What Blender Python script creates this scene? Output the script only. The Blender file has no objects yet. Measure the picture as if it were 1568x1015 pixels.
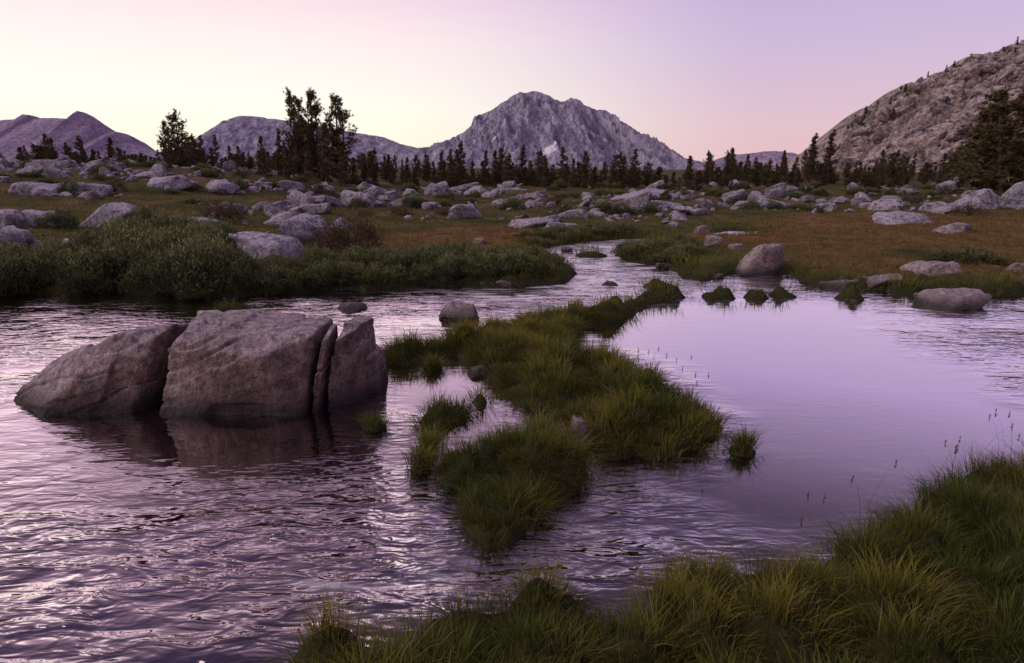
import bpy, bmesh, math
import numpy as np
rng = np.random.default_rng(11)
D = bpy.data
scene = bpy.context.scene
scene.view_settings.view_transform = 'Standard'
scene.view_settings.look = 'None'
scene.view_settings.exposure = 0

# ---------------------------------------------------------------- camera
HC = 2.0; PITCH = math.radians(13.2); FP = 1045.3
cam_d = D.cameras.new("camera"); cam = D.objects.new("camera", cam_d)
scene.collection.objects.link(cam); scene.camera = cam
cam.location = (0, 0, HC); cam.rotation_euler = (math.radians(90) - PITCH, 0, 0)
cam_d.lens = 24; cam_d.sensor_width = 36; cam_d.clip_start = 0.05; cam_d.clip_end = 30000
cT, sT = math.cos(PITCH), math.sin(PITCH)

def ray(px, py):
    u = (px - 784) / FP; v = (507.5 - py) / FP
    return np.array([u, cT + v * sT, -sT + v * cT])
def G(px, py, z=0.0):            # survey point on a level plane
    d = ray(px, py); t = (z - HC) / d[2]
    return np.array([d[0] * t, d[1] * t])
def WY(px, py, Y):               # survey point at known distance
    d = ray(px, py); t = Y / d[1]
    return np.array([d[0] * t, Y, HC + d[2] * t])

# ---------------------------------------------------------------- noise
def _h(ix, iy, iz, s):
    n = (ix * 374761393 + iy * 668265263 + iz * 1440662683 + s * 974634777) & 0xffffffff
    n = ((n ^ (n >> 13)) * 1274126177) & 0xffffffff
    n = n ^ (n >> 16)
    return n / 2147483647.5 - 1.0
def vn(x, y, z=None, s=0):
    x = np.asarray(x, float); y = np.asarray(y, float)
    ix = np.floor(x).astype(np.int64); iy = np.floor(y).astype(np.int64)
    fx = x - ix; fy = y - iy
    fx = fx * fx * fx * (fx * (fx * 6 - 15) + 10); fy = fy * fy * fy * (fy * (fy * 6 - 15) + 10)
    def lay(iz):
        a = _h(ix, iy, iz, s); b = _h(ix + 1, iy, iz, s); c = _h(ix, iy + 1, iz, s); d = _h(ix + 1, iy + 1, iz, s)
        return (a + (b - a) * fx) * (1 - fy) + (c + (d - c) * fx) * fy
    if z is None:
        return lay(np.int64(0))
    z = np.asarray(z, float); iz = np.floor(z).astype(np.int64); fz = z - iz; fz = fz * fz * (3 - 2 * fz)
    a = lay(iz); b = lay(iz + 1)
    return a + (b - a) * fz
def fbm(x, y, z=None, o=4, s=0, g=0.5):
    r = 0; a = 1; f = 1; t = 0
    for i in range(o):
        r = r + a * vn(x * f + 17.3 * i, y * f + 5.1 * i, None if z is None else z * f + 3.7 * i, s + i)
        t += a; a *= g; f *= 2.03
    return r / t
def ridged(x, y, o=4, s=0):
    r = 0; a = 1; f = 1; t = 0
    for i in range(o):
        r = r + a * (1 - np.abs(vn(x * f + 9.3 * i, y * f, None, s + i)) * 2); t += a; a *= 0.5; f *= 2.1
    return r / t
def worley(x, y, s=0):
    ix = np.floor(x).astype(np.int64); iy = np.floor(y).astype(np.int64); best = np.full(x.shape, 9.); vx = np.zeros(x.shape); vy = np.zeros(x.shape); idn = np.zeros(x.shape)
    for a in (-1, 0, 1):
        for b in (-1, 0, 1):
            cx = ix + a + .5 + .42 * _h(ix + a, iy + b, np.int64(1), s); cy = iy + b + .5 + .42 * _h(ix + a, iy + b, np.int64(2), s)
            dx, dy = x - cx, y - cy; q = np.hypot(dx, dy); m = q < best; best = np.where(m, q, best); vx = np.where(m, dx, vx); vy = np.where(m, dy, vy); idn = np.where(m, _h(ix + a, iy + b, np.int64(3), s), idn)
    return best, vx, vy, idn
def ss(x, a, b):
    t = np.clip((x - a) / (b - a), 0, 1); return t * t * (3 - 2 * t)

# ---------------------------------------------------------------- mesh helper
def mesh_obj(name, V, F, mat=None, col=None, smooth=False, attrs=None, link=True, parent=None):
    V = np.asarray(V, np.float32); F = np.ascontiguousarray(F, np.int32); k = F.shape[1]
    me = D.meshes.new(name)
    me.vertices.add(len(V)); me.vertices.foreach_set("co", V.ravel())
    me.loops.add(F.size); me.loops.foreach_set("vertex_index", F.ravel())
    me.polygons.add(len(F)); me.polygons.foreach_set("loop_start", np.arange(0, F.size, k, dtype=np.int32))
    if smooth:
        me.polygons.foreach_set("use_smooth", np.ones(len(F), bool))
    me.update(calc_edges=True)
    if not smooth:
        me.shade_flat()
    if col is not None:
        a = me.color_attributes.new("Col", 'FLOAT_COLOR', 'POINT')
        c = np.ones((len(V), 4), np.float32); c[:, :3] = col; a.data.foreach_set("color", c.ravel())
    for n, val in (attrs or {}).items():
        a = me.attributes.new(n, 'FLOAT', 'POINT'); a.data.foreach_set("value", np.asarray(val, np.float32))
    if mat: me.materials.append(mat)
    if not link: return me
    ob = D.objects.new(name, me); scene.collection.objects.link(ob)
    if parent: ob.parent = parent
    return ob

# ---------------------------------------------------------------- materials
def newmat(name):
    m = D.materials.new(name); m.use_nodes = True; nt = m.node_tree; nt.nodes.clear()
    out = nt.nodes.new('ShaderNodeOutputMaterial'); return m, nt, out
def ramp(nt, pts, interp='LINEAR'):
    r = nt.nodes.new('ShaderNodeValToRGB'); e = r.color_ramp; e.interpolation = interp
    while len(e.elements) < len(pts): e.elements.new(0.5)
    for el, (p, c) in zip(e.elements, pts):
        el.position = p; el.color = (*c, 1) if len(c) == 3 else c
    return r
def mixc(nt, fac, a, b, mode='MIX'):
    m = nt.nodes.new('ShaderNodeMix'); m.data_type = 'RGBA'; m.blend_type = mode
    for idx, val in ((0, fac), (6, a), (7, b)):
        if isinstance(val, bpy.types.NodeSocket): nt.links.new(val, m.inputs[idx])
        elif isinstance(val, (int, float)): m.inputs[idx].default_value = val
        else: m.inputs[idx].default_value = (*val, 1)
    return m.outputs[2]
def math_(nt, op, a, b=None, clamp=False):
    m = nt.nodes.new('ShaderNodeMath'); m.operation = op; m.use_clamp = clamp
    for i, val in enumerate((a, b)):
        if val is None: continue
        if isinstance(val, bpy.types.NodeSocket): nt.links.new(val, m.inputs[i])
        else: m.inputs[i].default_value = val
    return m.outputs[0]
def noise_tex(nt, vec, scale, detail=5, rough=0.6, dist=0):
    n = nt.nodes.new('ShaderNodeTexNoise'); n.inputs['Scale'].default_value = scale
    n.inputs['Detail'].default_value = detail; n.inputs['Roughness'].default_value = rough
    n.inputs['Distortion'].default_value = dist
    nt.links.new(vec, n.inputs['Vector']); return n.outputs['Fac']

def rock_material(name, cols, scale=1.0, wet=False, lichen=0.5, bump=0.03, top=None):
    m, nt, out = newmat(name); L = nt.links
    geo = nt.nodes.new('ShaderNodeNewGeometry'); pos = geo.outputs['Position']
    n1 = noise_tex(nt, pos, 1.3 / scale, 4, 0.62)
    r1 = ramp(nt, [(0.3, cols[0]), (0.5, cols[1]), (0.68, cols[2])]); L.new(n1, r1.inputs[0])
    n2 = noise_tex(nt, pos, 9 / scale, 4, 0.7)
    r2 = ramp(nt, [(0.35, (0.42, 0.42, 0.42)), (0.6, (1.2, 1.17, 1.15))]); L.new(n2, r2.inputs[0])
    c = mixc(nt, 1.0, r1.outputs[0], r2.outputs[0], 'MULTIPLY')
    n4 = noise_tex(nt, pos, 60 / scale, 1, 0.5)
    if top is not None:  # upward faces paler: dust, plus sky light painted into the colour
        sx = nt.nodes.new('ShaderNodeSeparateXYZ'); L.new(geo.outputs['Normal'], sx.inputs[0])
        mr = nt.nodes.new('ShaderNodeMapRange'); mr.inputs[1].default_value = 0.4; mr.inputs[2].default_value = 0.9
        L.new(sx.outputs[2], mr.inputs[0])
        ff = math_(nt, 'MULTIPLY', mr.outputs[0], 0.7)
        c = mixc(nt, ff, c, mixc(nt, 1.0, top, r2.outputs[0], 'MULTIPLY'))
    n3 = noise_tex(nt, pos, 3.2 / scale, 5, 0.75, 0.4)
    r3 = ramp(nt, [(0.53, (0, 0, 0)), (0.62, (1, 1, 1))]); L.new(n3, r3.inputs[0])
    f = math_(nt, 'MULTIPLY', r3.outputs[0], lichen)
    c = mixc(nt, f, c, (0.045, 0.038, 0.035))
    r4 = ramp(nt, [(0.4, (0.72, 0.72, 0.72)), (0.62, (1.28, 1.28, 1.28))]); L.new(n4, r4.inputs[0])
    c = mixc(nt, 0.7, c, r4.outputs[0], 'MULTIPLY')
    if wet:
        sp = nt.nodes.new('ShaderNodeSeparateXYZ'); L.new(pos, sp.inputs[0])
        zz = math_(nt, 'ADD', sp.outputs[2], math_(nt, 'MULTIPLY', math_(nt, 'SUBTRACT', n2, 0.5), -0.3))
        mr = nt.nodes.new('ShaderNodeMapRange'); mr.inputs[1].default_value = 0.04; mr.inputs[2].default_value = 0.20
        mr.inputs[3].default_value = 1; mr.inputs[4].default_value = 0; L.new(zz, mr.inputs[0])
        c = mixc(nt, math_(nt, 'MULTIPLY', mr.outputs[0], 0.88), c, (0.022, 0.02, 0.018))
    p = nt.nodes.new('ShaderNodeBsdfPrincipled'); p.inputs['Roughness'].default_value = 0.85
    p.inputs['Specular IOR Level'].default_value = 0.25
    L.new(c, p.inputs['Base Color'])
    hb = math_(nt, 'ADD', n2, math_(nt, 'MULTIPLY', n4, 0.15))
    b = nt.nodes.new('ShaderNodeBump'); b.inputs['Strength'].default_value = 1.0; b.inputs['Distance'].default_value = bump
    L.new(hb, b.inputs['Height']); L.new(b.outputs[0], p.inputs['Normal']); L.new(p.outputs[0], out.inputs[0])
    return m
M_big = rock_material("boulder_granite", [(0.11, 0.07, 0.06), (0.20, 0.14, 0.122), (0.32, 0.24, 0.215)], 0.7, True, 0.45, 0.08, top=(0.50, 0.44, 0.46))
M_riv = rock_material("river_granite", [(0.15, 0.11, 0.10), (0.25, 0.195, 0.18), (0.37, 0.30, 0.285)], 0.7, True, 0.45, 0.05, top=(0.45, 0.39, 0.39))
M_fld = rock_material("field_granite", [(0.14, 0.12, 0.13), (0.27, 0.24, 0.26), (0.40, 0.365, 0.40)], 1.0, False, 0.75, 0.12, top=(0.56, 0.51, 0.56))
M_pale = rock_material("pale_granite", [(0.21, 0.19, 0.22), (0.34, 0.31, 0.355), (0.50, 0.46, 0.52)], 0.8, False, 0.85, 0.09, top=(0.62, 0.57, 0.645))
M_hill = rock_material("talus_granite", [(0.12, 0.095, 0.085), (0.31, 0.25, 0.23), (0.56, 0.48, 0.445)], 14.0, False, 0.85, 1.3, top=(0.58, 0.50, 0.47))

def leaf_material(name, transl=0.35, rough=0.6, spec=0.15):
    m, nt, out = newmat(name); L = nt.links
    a = nt.nodes.new('ShaderNodeAttribute'); a.attribute_name = "Col"
    p = nt.nodes.new('ShaderNodeBsdfPrincipled'); p.inputs['Roughness'].default_value = rough
    p.inputs['Specular IOR Level'].default_value = spec
    L.new(a.outputs['Color'], p.inputs['Base Color'])
    if transl > 0:
        t = nt.nodes.new('ShaderNodeBsdfTranslucent'); mx = nt.nodes.new('ShaderNodeMixShader'); mx.inputs[0].default_value = transl
        L.new(a.outputs['Color'], t.inputs['Color'])
        L.new(p.outputs[0], mx.inputs[1]); L.new(t.outputs[0], mx.inputs[2]); L.new(mx.outputs[0], out.inputs[0])
    else: L.new(p.outputs[0], out.inputs[0])
    return m
M_grass = leaf_material("grass_blades", 0.35)
M_leaf = leaf_material("shrub_leaves", 0.2)
M_pine = leaf_material("pine_needles_bark", 0.0, 0.8, 0.05)

# ---------------------------------------------------------------- plan of river
def PL(pts): return np.array([G(a, b) for a, b in pts])
WATER = PL([(-1500, 470), (-600, 462), (-200, 458), (0, 455), (60, 449), (130, 452), (250, 449), (330, 456), (420, 451), (480, 444), (560, 442),
  (640, 440), (720, 440), (800, 440), (862, 434), (878, 420), (868, 408), (850, 398), (810, 392), (800, 386), (850, 377), (920, 369), (985, 366),
  (1008, 372), (975, 381), (945, 389), (945, 398), (970, 403), (1015, 410), (1040, 417), (1050, 426), (1075, 433), (1125, 420), (1210, 420), (1222, 434),
  (1265, 438), (1290, 446), (1400, 448), (1440, 456), (1530, 458), (1568, 456), (1700, 458), (2300, 470), (2500, 600), (2000, 750), (1700, 735), (1568, 735),
  (1490, 730), (1440, 745), (1400, 785), (1345, 805), (1325, 838), (1260, 858), (1225, 885), (1150, 882), (1060, 880), (1018, 898), (1005, 945),
  (960, 965), (905, 950), (868, 915), (800, 920), (750, 945), (660, 952), (625, 990), (600, 1016), (560, 992), (500, 992), (445, 1024), (425, 1120),
  (300, 1500), (-800, 1500), (-1600, 900)])
SLIVER = PL([(1085, 357), (1120, 353), (1170, 354), (1160, 361), (1120, 364), (1088, 363)])
ISL = [PL([(575, 556), (582, 546), (620, 536), (680, 530), (725, 515), (780, 504), (830, 494), (880, 482), (930, 472), (985, 460), (1000, 448), (1050, 449),
   (1055, 456), (1002, 467), (980, 477), (945, 492), (895, 504), (872, 522), (885, 548), (940, 566), (1000, 592), (1040, 612), (1085, 638),
   (1108, 655), (1092, 680), (1050, 696), (1000, 706), (940, 700), (905, 694), (885, 664), (850, 640), (800, 625), (770, 600), (735, 577), (718, 562),
   (690, 548), (660, 546), (620, 560)]),
   PL([(705, 712), (720, 694), (750, 680), (800, 674), (850, 678), (885, 700), (899, 728), (887, 754), (850, 770), (820, 795), (788, 832), (742, 846),
   (704, 820), (694, 786), (690, 752), (668, 742), (660, 724), (672, 712)]),
   PL([(638, 648), (647, 636), (690, 628), (710, 632), (706, 650), (675, 658)]), PL([(714, 616), (726, 610), (742, 613), (740, 623), (722, 625)]),
   PL([(1072, 453), (1100, 448), (1125, 452), (1128, 458), (1100, 461), (1080, 459)])]
CIRC = [(578, 656, .075), (1136, 692, .095), (663, 566, .10), (1157, 456, .2), (1198, 454, .22), (1300, 458, .22), (350, 482, .25),
        (905, 392, .4), (1010, 440, .3), (1385, 447, .3), (645, 716, .07), (655, 690, .08)]
CIRC = [(G(a, b), r) for a, b, r in CIRC]
def psd(X, Y, P):
    d2 = np.full(X.shape, 1e18); ins = np.zeros(X.shape, bool); n = len(P)
    for i in range(n):
        ax, ay = P[i]; bx, by = P[(i + 1) % n]; ex, ey = bx - ax, by - ay
        t = np.clip(((X - ax) * ex + (Y - ay) * ey) / (ex * ex + ey * ey + 1e-12), 0, 1)
        d2 = np.minimum(d2, (X - ax - t * ex) ** 2 + (Y - ay - t * ey) ** 2)
        c = ((ay > Y) != (by > Y)) & (X < ex * (Y - ay) / (ey if abs(ey) > 1e-12 else 1e-12) + ax)
        ins ^= c
    d = np.sqrt(d2); return np.where(ins, d, -d)
def land_sd(X, Y):
    w = np.clip(np.hypot(X, Y) / 10, 0.25, 1.6)
    Xw = X + 0.22 * w * fbm(X / 0.5 / w, Y / 0.5 / w, None, 3, 91); Yw = Y + 0.22 * w * fbm(X / 0.5 / w, Y / 0.5 / w, None, 3, 55)
    d = -np.maximum(psd(Xw, Yw, WATER), psd(Xw, Yw, SLIVER))
    for P in ISL: d = np.maximum(d, psd(Xw, Yw, P))
    for c, r in CIRC: d = np.maximum(d, r - np.hypot(X - c[0], Y - c[1]))
    return d
TS = 0.36          # tussock spacing
def height(X, Y, d=None):
    X = np.asarray(X, float); Y = np.asarray(Y, float)
    if d is None: d = land_sd(X, Y)
    dp = np.maximum(d, 0); dn = np.minimum(d, 0); R = np.hypot(X, Y)
    bank = 0.015 + 0.10 * (1 - np.exp(-dp / 0.16)) + 0.04 * ss(dp, 0.3, 1.2)
    F1, _, _, idn = worley(X / TS + .3 * vn(X / .5, Y / .5, None, 6), Y / TS, 17)
    bank += ss(dp, 0.0, 0.15) * (1 - ss(Y, 10, 16)) * (0.13 + .05 * idn) * (1 - ss(F1, 0.05, 0.62))
    bed = -0.02 - 0.42 * (1 - np.exp(dn / 0.7)) + 0.03 * fbm(X / 0.25, Y / 0.25, None, 3, 8) * ss(-dn, 0, .3)
    rise = 0.1 * ss(Y, 12, 22) + 0.40 * ss(Y, 25, 60) + 0.9 * ss(Y, 80, 300)
    rise = rise + 1.55 * ss(-X, 4, 24) * ss(Y, 15, 42) + 0.4 * ss(X, 14, 45) * ss(Y, 25, 55)
    rise = rise + 0.28 * fbm(X / 6.5, Y / 6.5, None, 4, 21) * ss(Y, 15, 35) + 0.12 * fbm(X / 1.6, Y / 1.6, None, 3, 31) * ss(Y, 11, 20)
    rise = rise + 6 * fbm(X / 300, Y / 300, None, 3, 5) * ss(R, 200, 900)
    rise = np.maximum(rise, 0.0)
    return np.where(d > 0, bank + rise * ss(dp, 0, 3.5), bed)
def ghit(px, py):                 # walk a sight line until it meets the ground
    d = ray(px, py); t = np.concatenate([np.linspace(1.5, 30, 1500), np.linspace(30, 400, 3000)])
    X, Y, Z = d[0] * t, d[1] * t, HC + d[2] * t
    h = np.maximum(height(X, Y), 0); k = np.argmax(Z <= h)
    if Z[k] > h[k]: k = len(t) - 1
    return np.array([X[k], Y[k], h[k]]), t[k]

# ---------------------------------------------------------------- ground
NA, NR = 620, 680
az = np.linspace(-1.35, 1.35, NA)
q = np.linspace(0, 1, NR); rr = np.where(q < 0.8, 0.5 * np.exp(q / 0.8 * math.log(120)), 60 * np.exp((q - 0.8) / 0.2 * math.log(14000 / 60)))
A, Rr = np.meshgrid(az, rr); X = (Rr * np.sin(A)).ravel(); Y = (Rr * np.cos(A)).ravel()
d = land_sd(X, Y); Z = height(X, Y, d)
def gridF(nr, na):               # faces wound so that normals point up
    i = np.arange(nr - 1)[:, None] * na + np.arange(na - 1)[None]
    i = i.ravel(); return np.stack([i, i + 1, i + na + 1, i + na], 1)
MEAD = [PL([(560, 405), (585, 375), (700, 352), (800, 360), (860, 372), (800, 385), (805, 398), (700, 402), (600, 406)]),
        PL([(1180, 395), (1060, 372), (1150, 350), (1300, 342), (1600, 340), (1900, 350), (1900, 425), (1568, 412), (1400, 400), (1280, 402)]),
        PL([(1190, 418), (1260, 408), (1400, 405), (1568, 415), (1568, 425), (1400, 425), (1240, 425)])]
def meadow(X, Y):
    m = np.full(np.shape(X), -1e9)
    for P in MEAD: m = np.maximum(m, psd(X, Y, P))
    return ss(m + 1.6 * fbm(X / 2.5, Y / 2.5, None, 3, 77), -0.8, 0.8)
mead = meadow(X, Y)
wetm = np.maximum(1 - ss(d, 0.0, 0.5), 1 - ss(Y, 8, 13))
M_gr, nt, out = newmat("ground_soil_turf"); L = nt.links
geo = nt.nodes.new('ShaderNodeNewGeometry'); pos = geo.outputs['Position']
am = nt.nodes.new('ShaderNodeAttribute'); am.attribute_name = "mead"; aw = nt.nodes.new('ShaderNodeAttribute'); aw.attribute_name = "wet"
ab = nt.nodes.new('ShaderNodeAttribute'); ab.attribute_name = "bed"
n1 = noise_tex(nt, pos, 0.35, 5, 0.65); n2 = noise_tex(nt, pos, 3.0, 4, 0.7)
r1 = ramp(nt, [(0.35, (0.035, 0.045, 0.014)), (0.5, (0.085, 0.075, 0.025)), (0.62, (0.15, 0.10, 0.045)), (0.72, (0.2, 0.15, 0.12))]); L.new(n1, r1.inputs[0])
r2 = ramp(nt, [(0.35, (0.09, 0.052, 0.018)), (0.55, (0.20, 0.11, 0.04)), (0.7, (0.12, 0.11, 0.035))]); L.new(n2, r2.inputs[0])
c = mixc(nt, am.outputs['Fac'], r1.outputs[0], r2.outputs[0])
c = mixc(nt, math_(nt, 'MULTIPLY', aw.outputs['Fac'], 0.9), c, (0.024, 0.028, 0.01))
vor = nt.nodes.new('ShaderNodeTexVoronoi'); vor.inputs['Scale'].default_value = 24; L.new(pos, vor.inputs['Vector'])
hs = nt.nodes.new('ShaderNodeSeparateColor'); L.new(vor.outputs['Color'], hs.inputs[0])
rb = ramp(nt, [(0.0, (0.03, 0.022, 0.02)), (0.6, (0.06, 0.045, 0.04)), (0.92, (0.09, 0.07, 0.065)), (1.0, (0.34, 0.29, 0.28))]); L.new(hs.outputs[0], rb.inputs[0])
cb = mixc(nt, 0.8, rb.outputs[0], n2, 'MULTIPLY')
c = mixc(nt, ab.outputs['Fac'], c, cb)
p = nt.nodes.new('ShaderNodeBsdfPrincipled'); p.inputs['Roughness'].default_value = 0.95; p.inputs['Specular IOR Level'].default_value = 0.1
L.new(c, p.inputs['Base Color']); b = nt.nodes.new('ShaderNodeBump'); b.inputs['Distance'].default_value = 0.12
L.new(n2, b.inputs['Height']); L.new(b.outputs[0], p.inputs['Normal']); L.new(p.outputs[0], out.inputs[0])
mesh_obj("ground", np.stack([X, Y, Z], 1), gridF(NR, NA), M_gr, smooth=True, attrs={"mead": mead, "wet": wetm, "bed": (d < 0).astype(float)})

# ---------------------------------------------------------------- water
NAw, NRw = 620, 700
az = np.linspace(-1.3, 1.3, NAw); rw = 0.6 * np.exp(np.linspace(0, math.log(50 / 0.6), NRw))
A, Rr = np.meshgrid(az, rw); X = (Rr * np.sin(A)).ravel(); Y = (Rr * np.cos(A)).ravel()
CALM = PL([(880, 500), (1000, 458), (1200, 458), (1300, 464), (1370, 520), (1600, 640), (1900, 720), (1500, 820), (1300, 860), (1120, 840), (980, 775), (920, 730), (1100, 700), (1130, 640), (1020, 560), (900, 530)])
CALM2 = PL([(585, 570), (640, 560), (720, 560), (770, 600), (800, 640), (700, 690), (640, 670), (600, 620)])
calm = ss(np.maximum(psd(X, Y, CALM), psd(X, Y, CALM2)) + 0.3 * fbm(X, Y, None, 3, 44), -0.35, 0.4)
def blob(px, py, r, rx=None):
    c = G(px, py); return np.exp(-((X - c[0]) / (rx or r)) ** 2 - ((Y - c[1]) / r) ** 2)
rap = np.clip(blob(560, 900, .6) + blob(740, 890, .35) + .5 * blob(930, 860, .25) + blob(350, 900, .7) + blob(620, 790, .35) + .6 * blob(100, 920, 1.0), 0, 1)
far = np.clip(blob(960, 390, 3.8, 1.5) + blob(890, 430, 1.2, 1.6) + .8 * blob(800, 455, .6, 1.6) + blob(1130, 358, 3, 2), 0, 1)
lee = 1 - 0.82 * np.clip(blob(340, 680, .85, 2.0), 0, 1)
rip = ((1 - calm) * (0.42 + 0.4 * fbm(X / 1.1, Y / 1.1, None, 3, 12)) * (1 - .35 * ss(X, .5, 3)) + 0.75 * rap + 0.5 * far) * lee + 0.015
foam = np.clip(1.0 * far + .55 * (blob(480, 905, .10, .25) + blob(690, 868, .08, .2) + blob(610, 915, .08, .2)), 0, 1)
Zw = rap * 0.013 * fbm(X / 0.22 + Y / 0.5, Y / 0.16, None, 2, 61)
M_w, nt, out = newmat("river_water"); L = nt.links
geo = nt.nodes.new('ShaderNodeNewGeometry'); pos = geo.outputs['Position']
ar = nt.nodes.new('ShaderNodeAttribute'); ar.attribute_name = "ripple"; af = nt.nodes.new('ShaderNodeAttribute'); af.attribute_name = "foam"
def aniso(sx, sy, rot, scale, det, dist):
    mp = nt.nodes.new('ShaderNodeMapping'); mp.inputs['Scale'].default_value = (sx, sy, 1); mp.inputs['Rotation'].default_value = (0, 0, rot)
    L.new(pos, mp.inputs[0]); return noise_tex(nt, mp.outputs[0], scale, det, 0.5, dist)
wa = aniso(0.36, 1, 0.15, 8.5, 2, 0.9); wb = aniso(0.5, 1, -0.3, 19.0, 1, 0.6); wc = aniso(0.55, 1, 0.6, 4.0, 1, 0.5)
patch = aniso(0.7, 1, 0.3, 1.3, 2, 0.5); pr = nt.nodes.new('ShaderNodeMapRange'); pr.inputs[1].default_value = .35; pr.inputs[2].default_value = .65; pr.inputs[3].default_value = .45; pr.inputs[4].default_value = 1.3; L.new(patch, pr.inputs[0])
hh = math_(nt, 'ADD', math_(nt, 'MULTIPLY', wa, 0.044), math_(nt, 'ADD', math_(nt, 'MULTIPLY', wb, 0.012), math_(nt, 'MULTIPLY', wc, 0.028)))
hh = math_(nt, 'MULTIPLY', math_(nt, 'MULTIPLY', hh, pr.outputs[0]), ar.outputs['Fac'])
b = nt.nodes.new('ShaderNodeBump'); b.inputs['Strength'].default_value = 1.0; b.inputs['Distance'].default_value = 1.0; L.new(hh, b.inputs['Height'])
fr = nt.nodes.new('ShaderNodeFresnel'); fr.inputs['IOR'].default_value = 1.333; L.new(b.outputs[0], fr.inputs['Normal'])
fc = ramp(nt, [(0.02, (.03,) * 3), (0.05, (.08,) * 3), (0.08, (.20,) * 3), (0.12, (.50,) * 3), (0.20, (.83,) * 3), (0.35, (1,) * 3)]); L.new(fr.outputs[0], fc.inputs[0])
ff = math_(nt, 'ADD', fc.outputs[0], math_(nt, 'MULTIPLY', ar.outputs['Fac'], 0.22), True)
gl = nt.nodes.new('ShaderNodeBsdfGlossy'); gl.inputs['Roughness'].default_value = 0.04; gl.inputs['Color'].default_value = (1.0, 0.93, 0.95, 1)
L.new(b.outputs[0], gl.inputs['Normal'])
tr = nt.nodes.new('ShaderNodeBsdfTransparent'); tr.inputs['Color'].default_value = (0.80, 0.63, 0.70, 1)
mx = nt.nodes.new('ShaderNodeMixShader'); L.new(ff, mx.inputs[0]); L.new(tr.outputs[0], mx.inputs[1]); L.new(gl.outputs[0], mx.inputs[2])
nf = aniso(0.35, 1, 0.2, 6.0, 4, 0.8); rf = ramp(nt, [(0.47, (0, 0, 0)), (0.60, (1, 1, 1))]); L.new(nf, rf.inputs[0])
fo = nt.nodes.new('ShaderNodeBsdfDiffuse'); fo.inputs['Color'].default_value = (.88, .85, .88, 1)
mx2 = nt.nodes.new('ShaderNodeMixShader'); L.new(math_(nt, 'MULTIPLY', rf.outputs[0], af.outputs['Fac'], True), mx2.inputs[0]); L.new(mx.outputs[0], mx2.inputs[1]); L.new(fo.outputs[0], mx2.inputs[2]); L.new(mx2.outputs[0], out.inputs[0])
mesh_obj("river_water", np.stack([X, Y, Zw], 1), gridF(NRw, NAw), M_w, smooth=True, attrs={"ripple": rip, "foam": foam})

# ---------------------------------------------------------------- rocks
def ico(n):
    bm = bmesh.new(); bmesh.ops.create_icosphere(bm, subdivisions=n, radius=1)
    v = np.array([x.co[:] for x in bm.verts]); f = np.array([[q.index for q in p.verts] for p in bm.faces]); bm.free()
    return v / np.linalg.norm(v, axis=1)[:, None], f
ICO = {n: ico(n) for n in (2, 3, 4, 5, 6)}
def soft_poly(dirs, nrm, dd, k):
    s = np.maximum(dirs @ nrm.T / dd[None], 0) ** k
    return 1 / np.maximum(s.sum(1), 1e-12) ** (1 / k)
def rock_template(lv, seed, k=40, m=9, nz=0.10):
    r = np.random.default_rng(seed); dirs, f = ICO[lv]
    nrm = r.normal(size=(m, 3)); nrm = np.vstack([nrm, [[0.1, 0, 1], [0, 0, -1], [1, 0, .2], [-1, .1, .2], [0, 1, .2], [.1, -1, .3]]]); nrm /= np.linalg.norm(nrm, axis=1)[:, None]
    dd = r.uniform(0.5, 1.0, len(nrm)); rad = soft_poly(dirs, nrm, dd, k); v = dirs * rad[:, None]
    o = seed * 3.1; v = v * (1 + nz * fbm(v[:, 0] * 2 + o, v[:, 1] * 2, v[:, 2] * 2, 4, seed))[:, None]
    ext = v.max(0) - v.min(0); v = (v - (v.max(0) + v.min(0)) / 2) / (ext / 2)
    return v, f
TPL = {lv: [rock_template(lv, 100 + i) for i in range(18)] for lv in (2, 3)}
def scatter_rocks(name, P, S, mat, lv=2, smooth=False, tilt=0.25):
    Vs, Fs, o = [], [], 0
    for i in range(len(P)):
        v, f = TPL[lv][int(rng.integers(18))]
        a = rng.uniform(0, 6.28); tx, ty = rng.normal(0, tilt, 2)
        v = v * S[i]; c, s = math.cos(a), math.sin(a); v = v @ np.array([[c, s, 0], [-s, c, 0], [0, 0, 1]])
        v = v + np.stack([np.zeros(len(v)), np.zeros(len(v)), v[:, 0] * tx + v[:, 1] * ty], 1)
        Vs.append(v + P[i]); Fs.append(f + o); o += len(v)
    return mesh_obj(name, np.vstack(Vs), np.vstack(Fs), mat, smooth=smooth)

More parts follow.
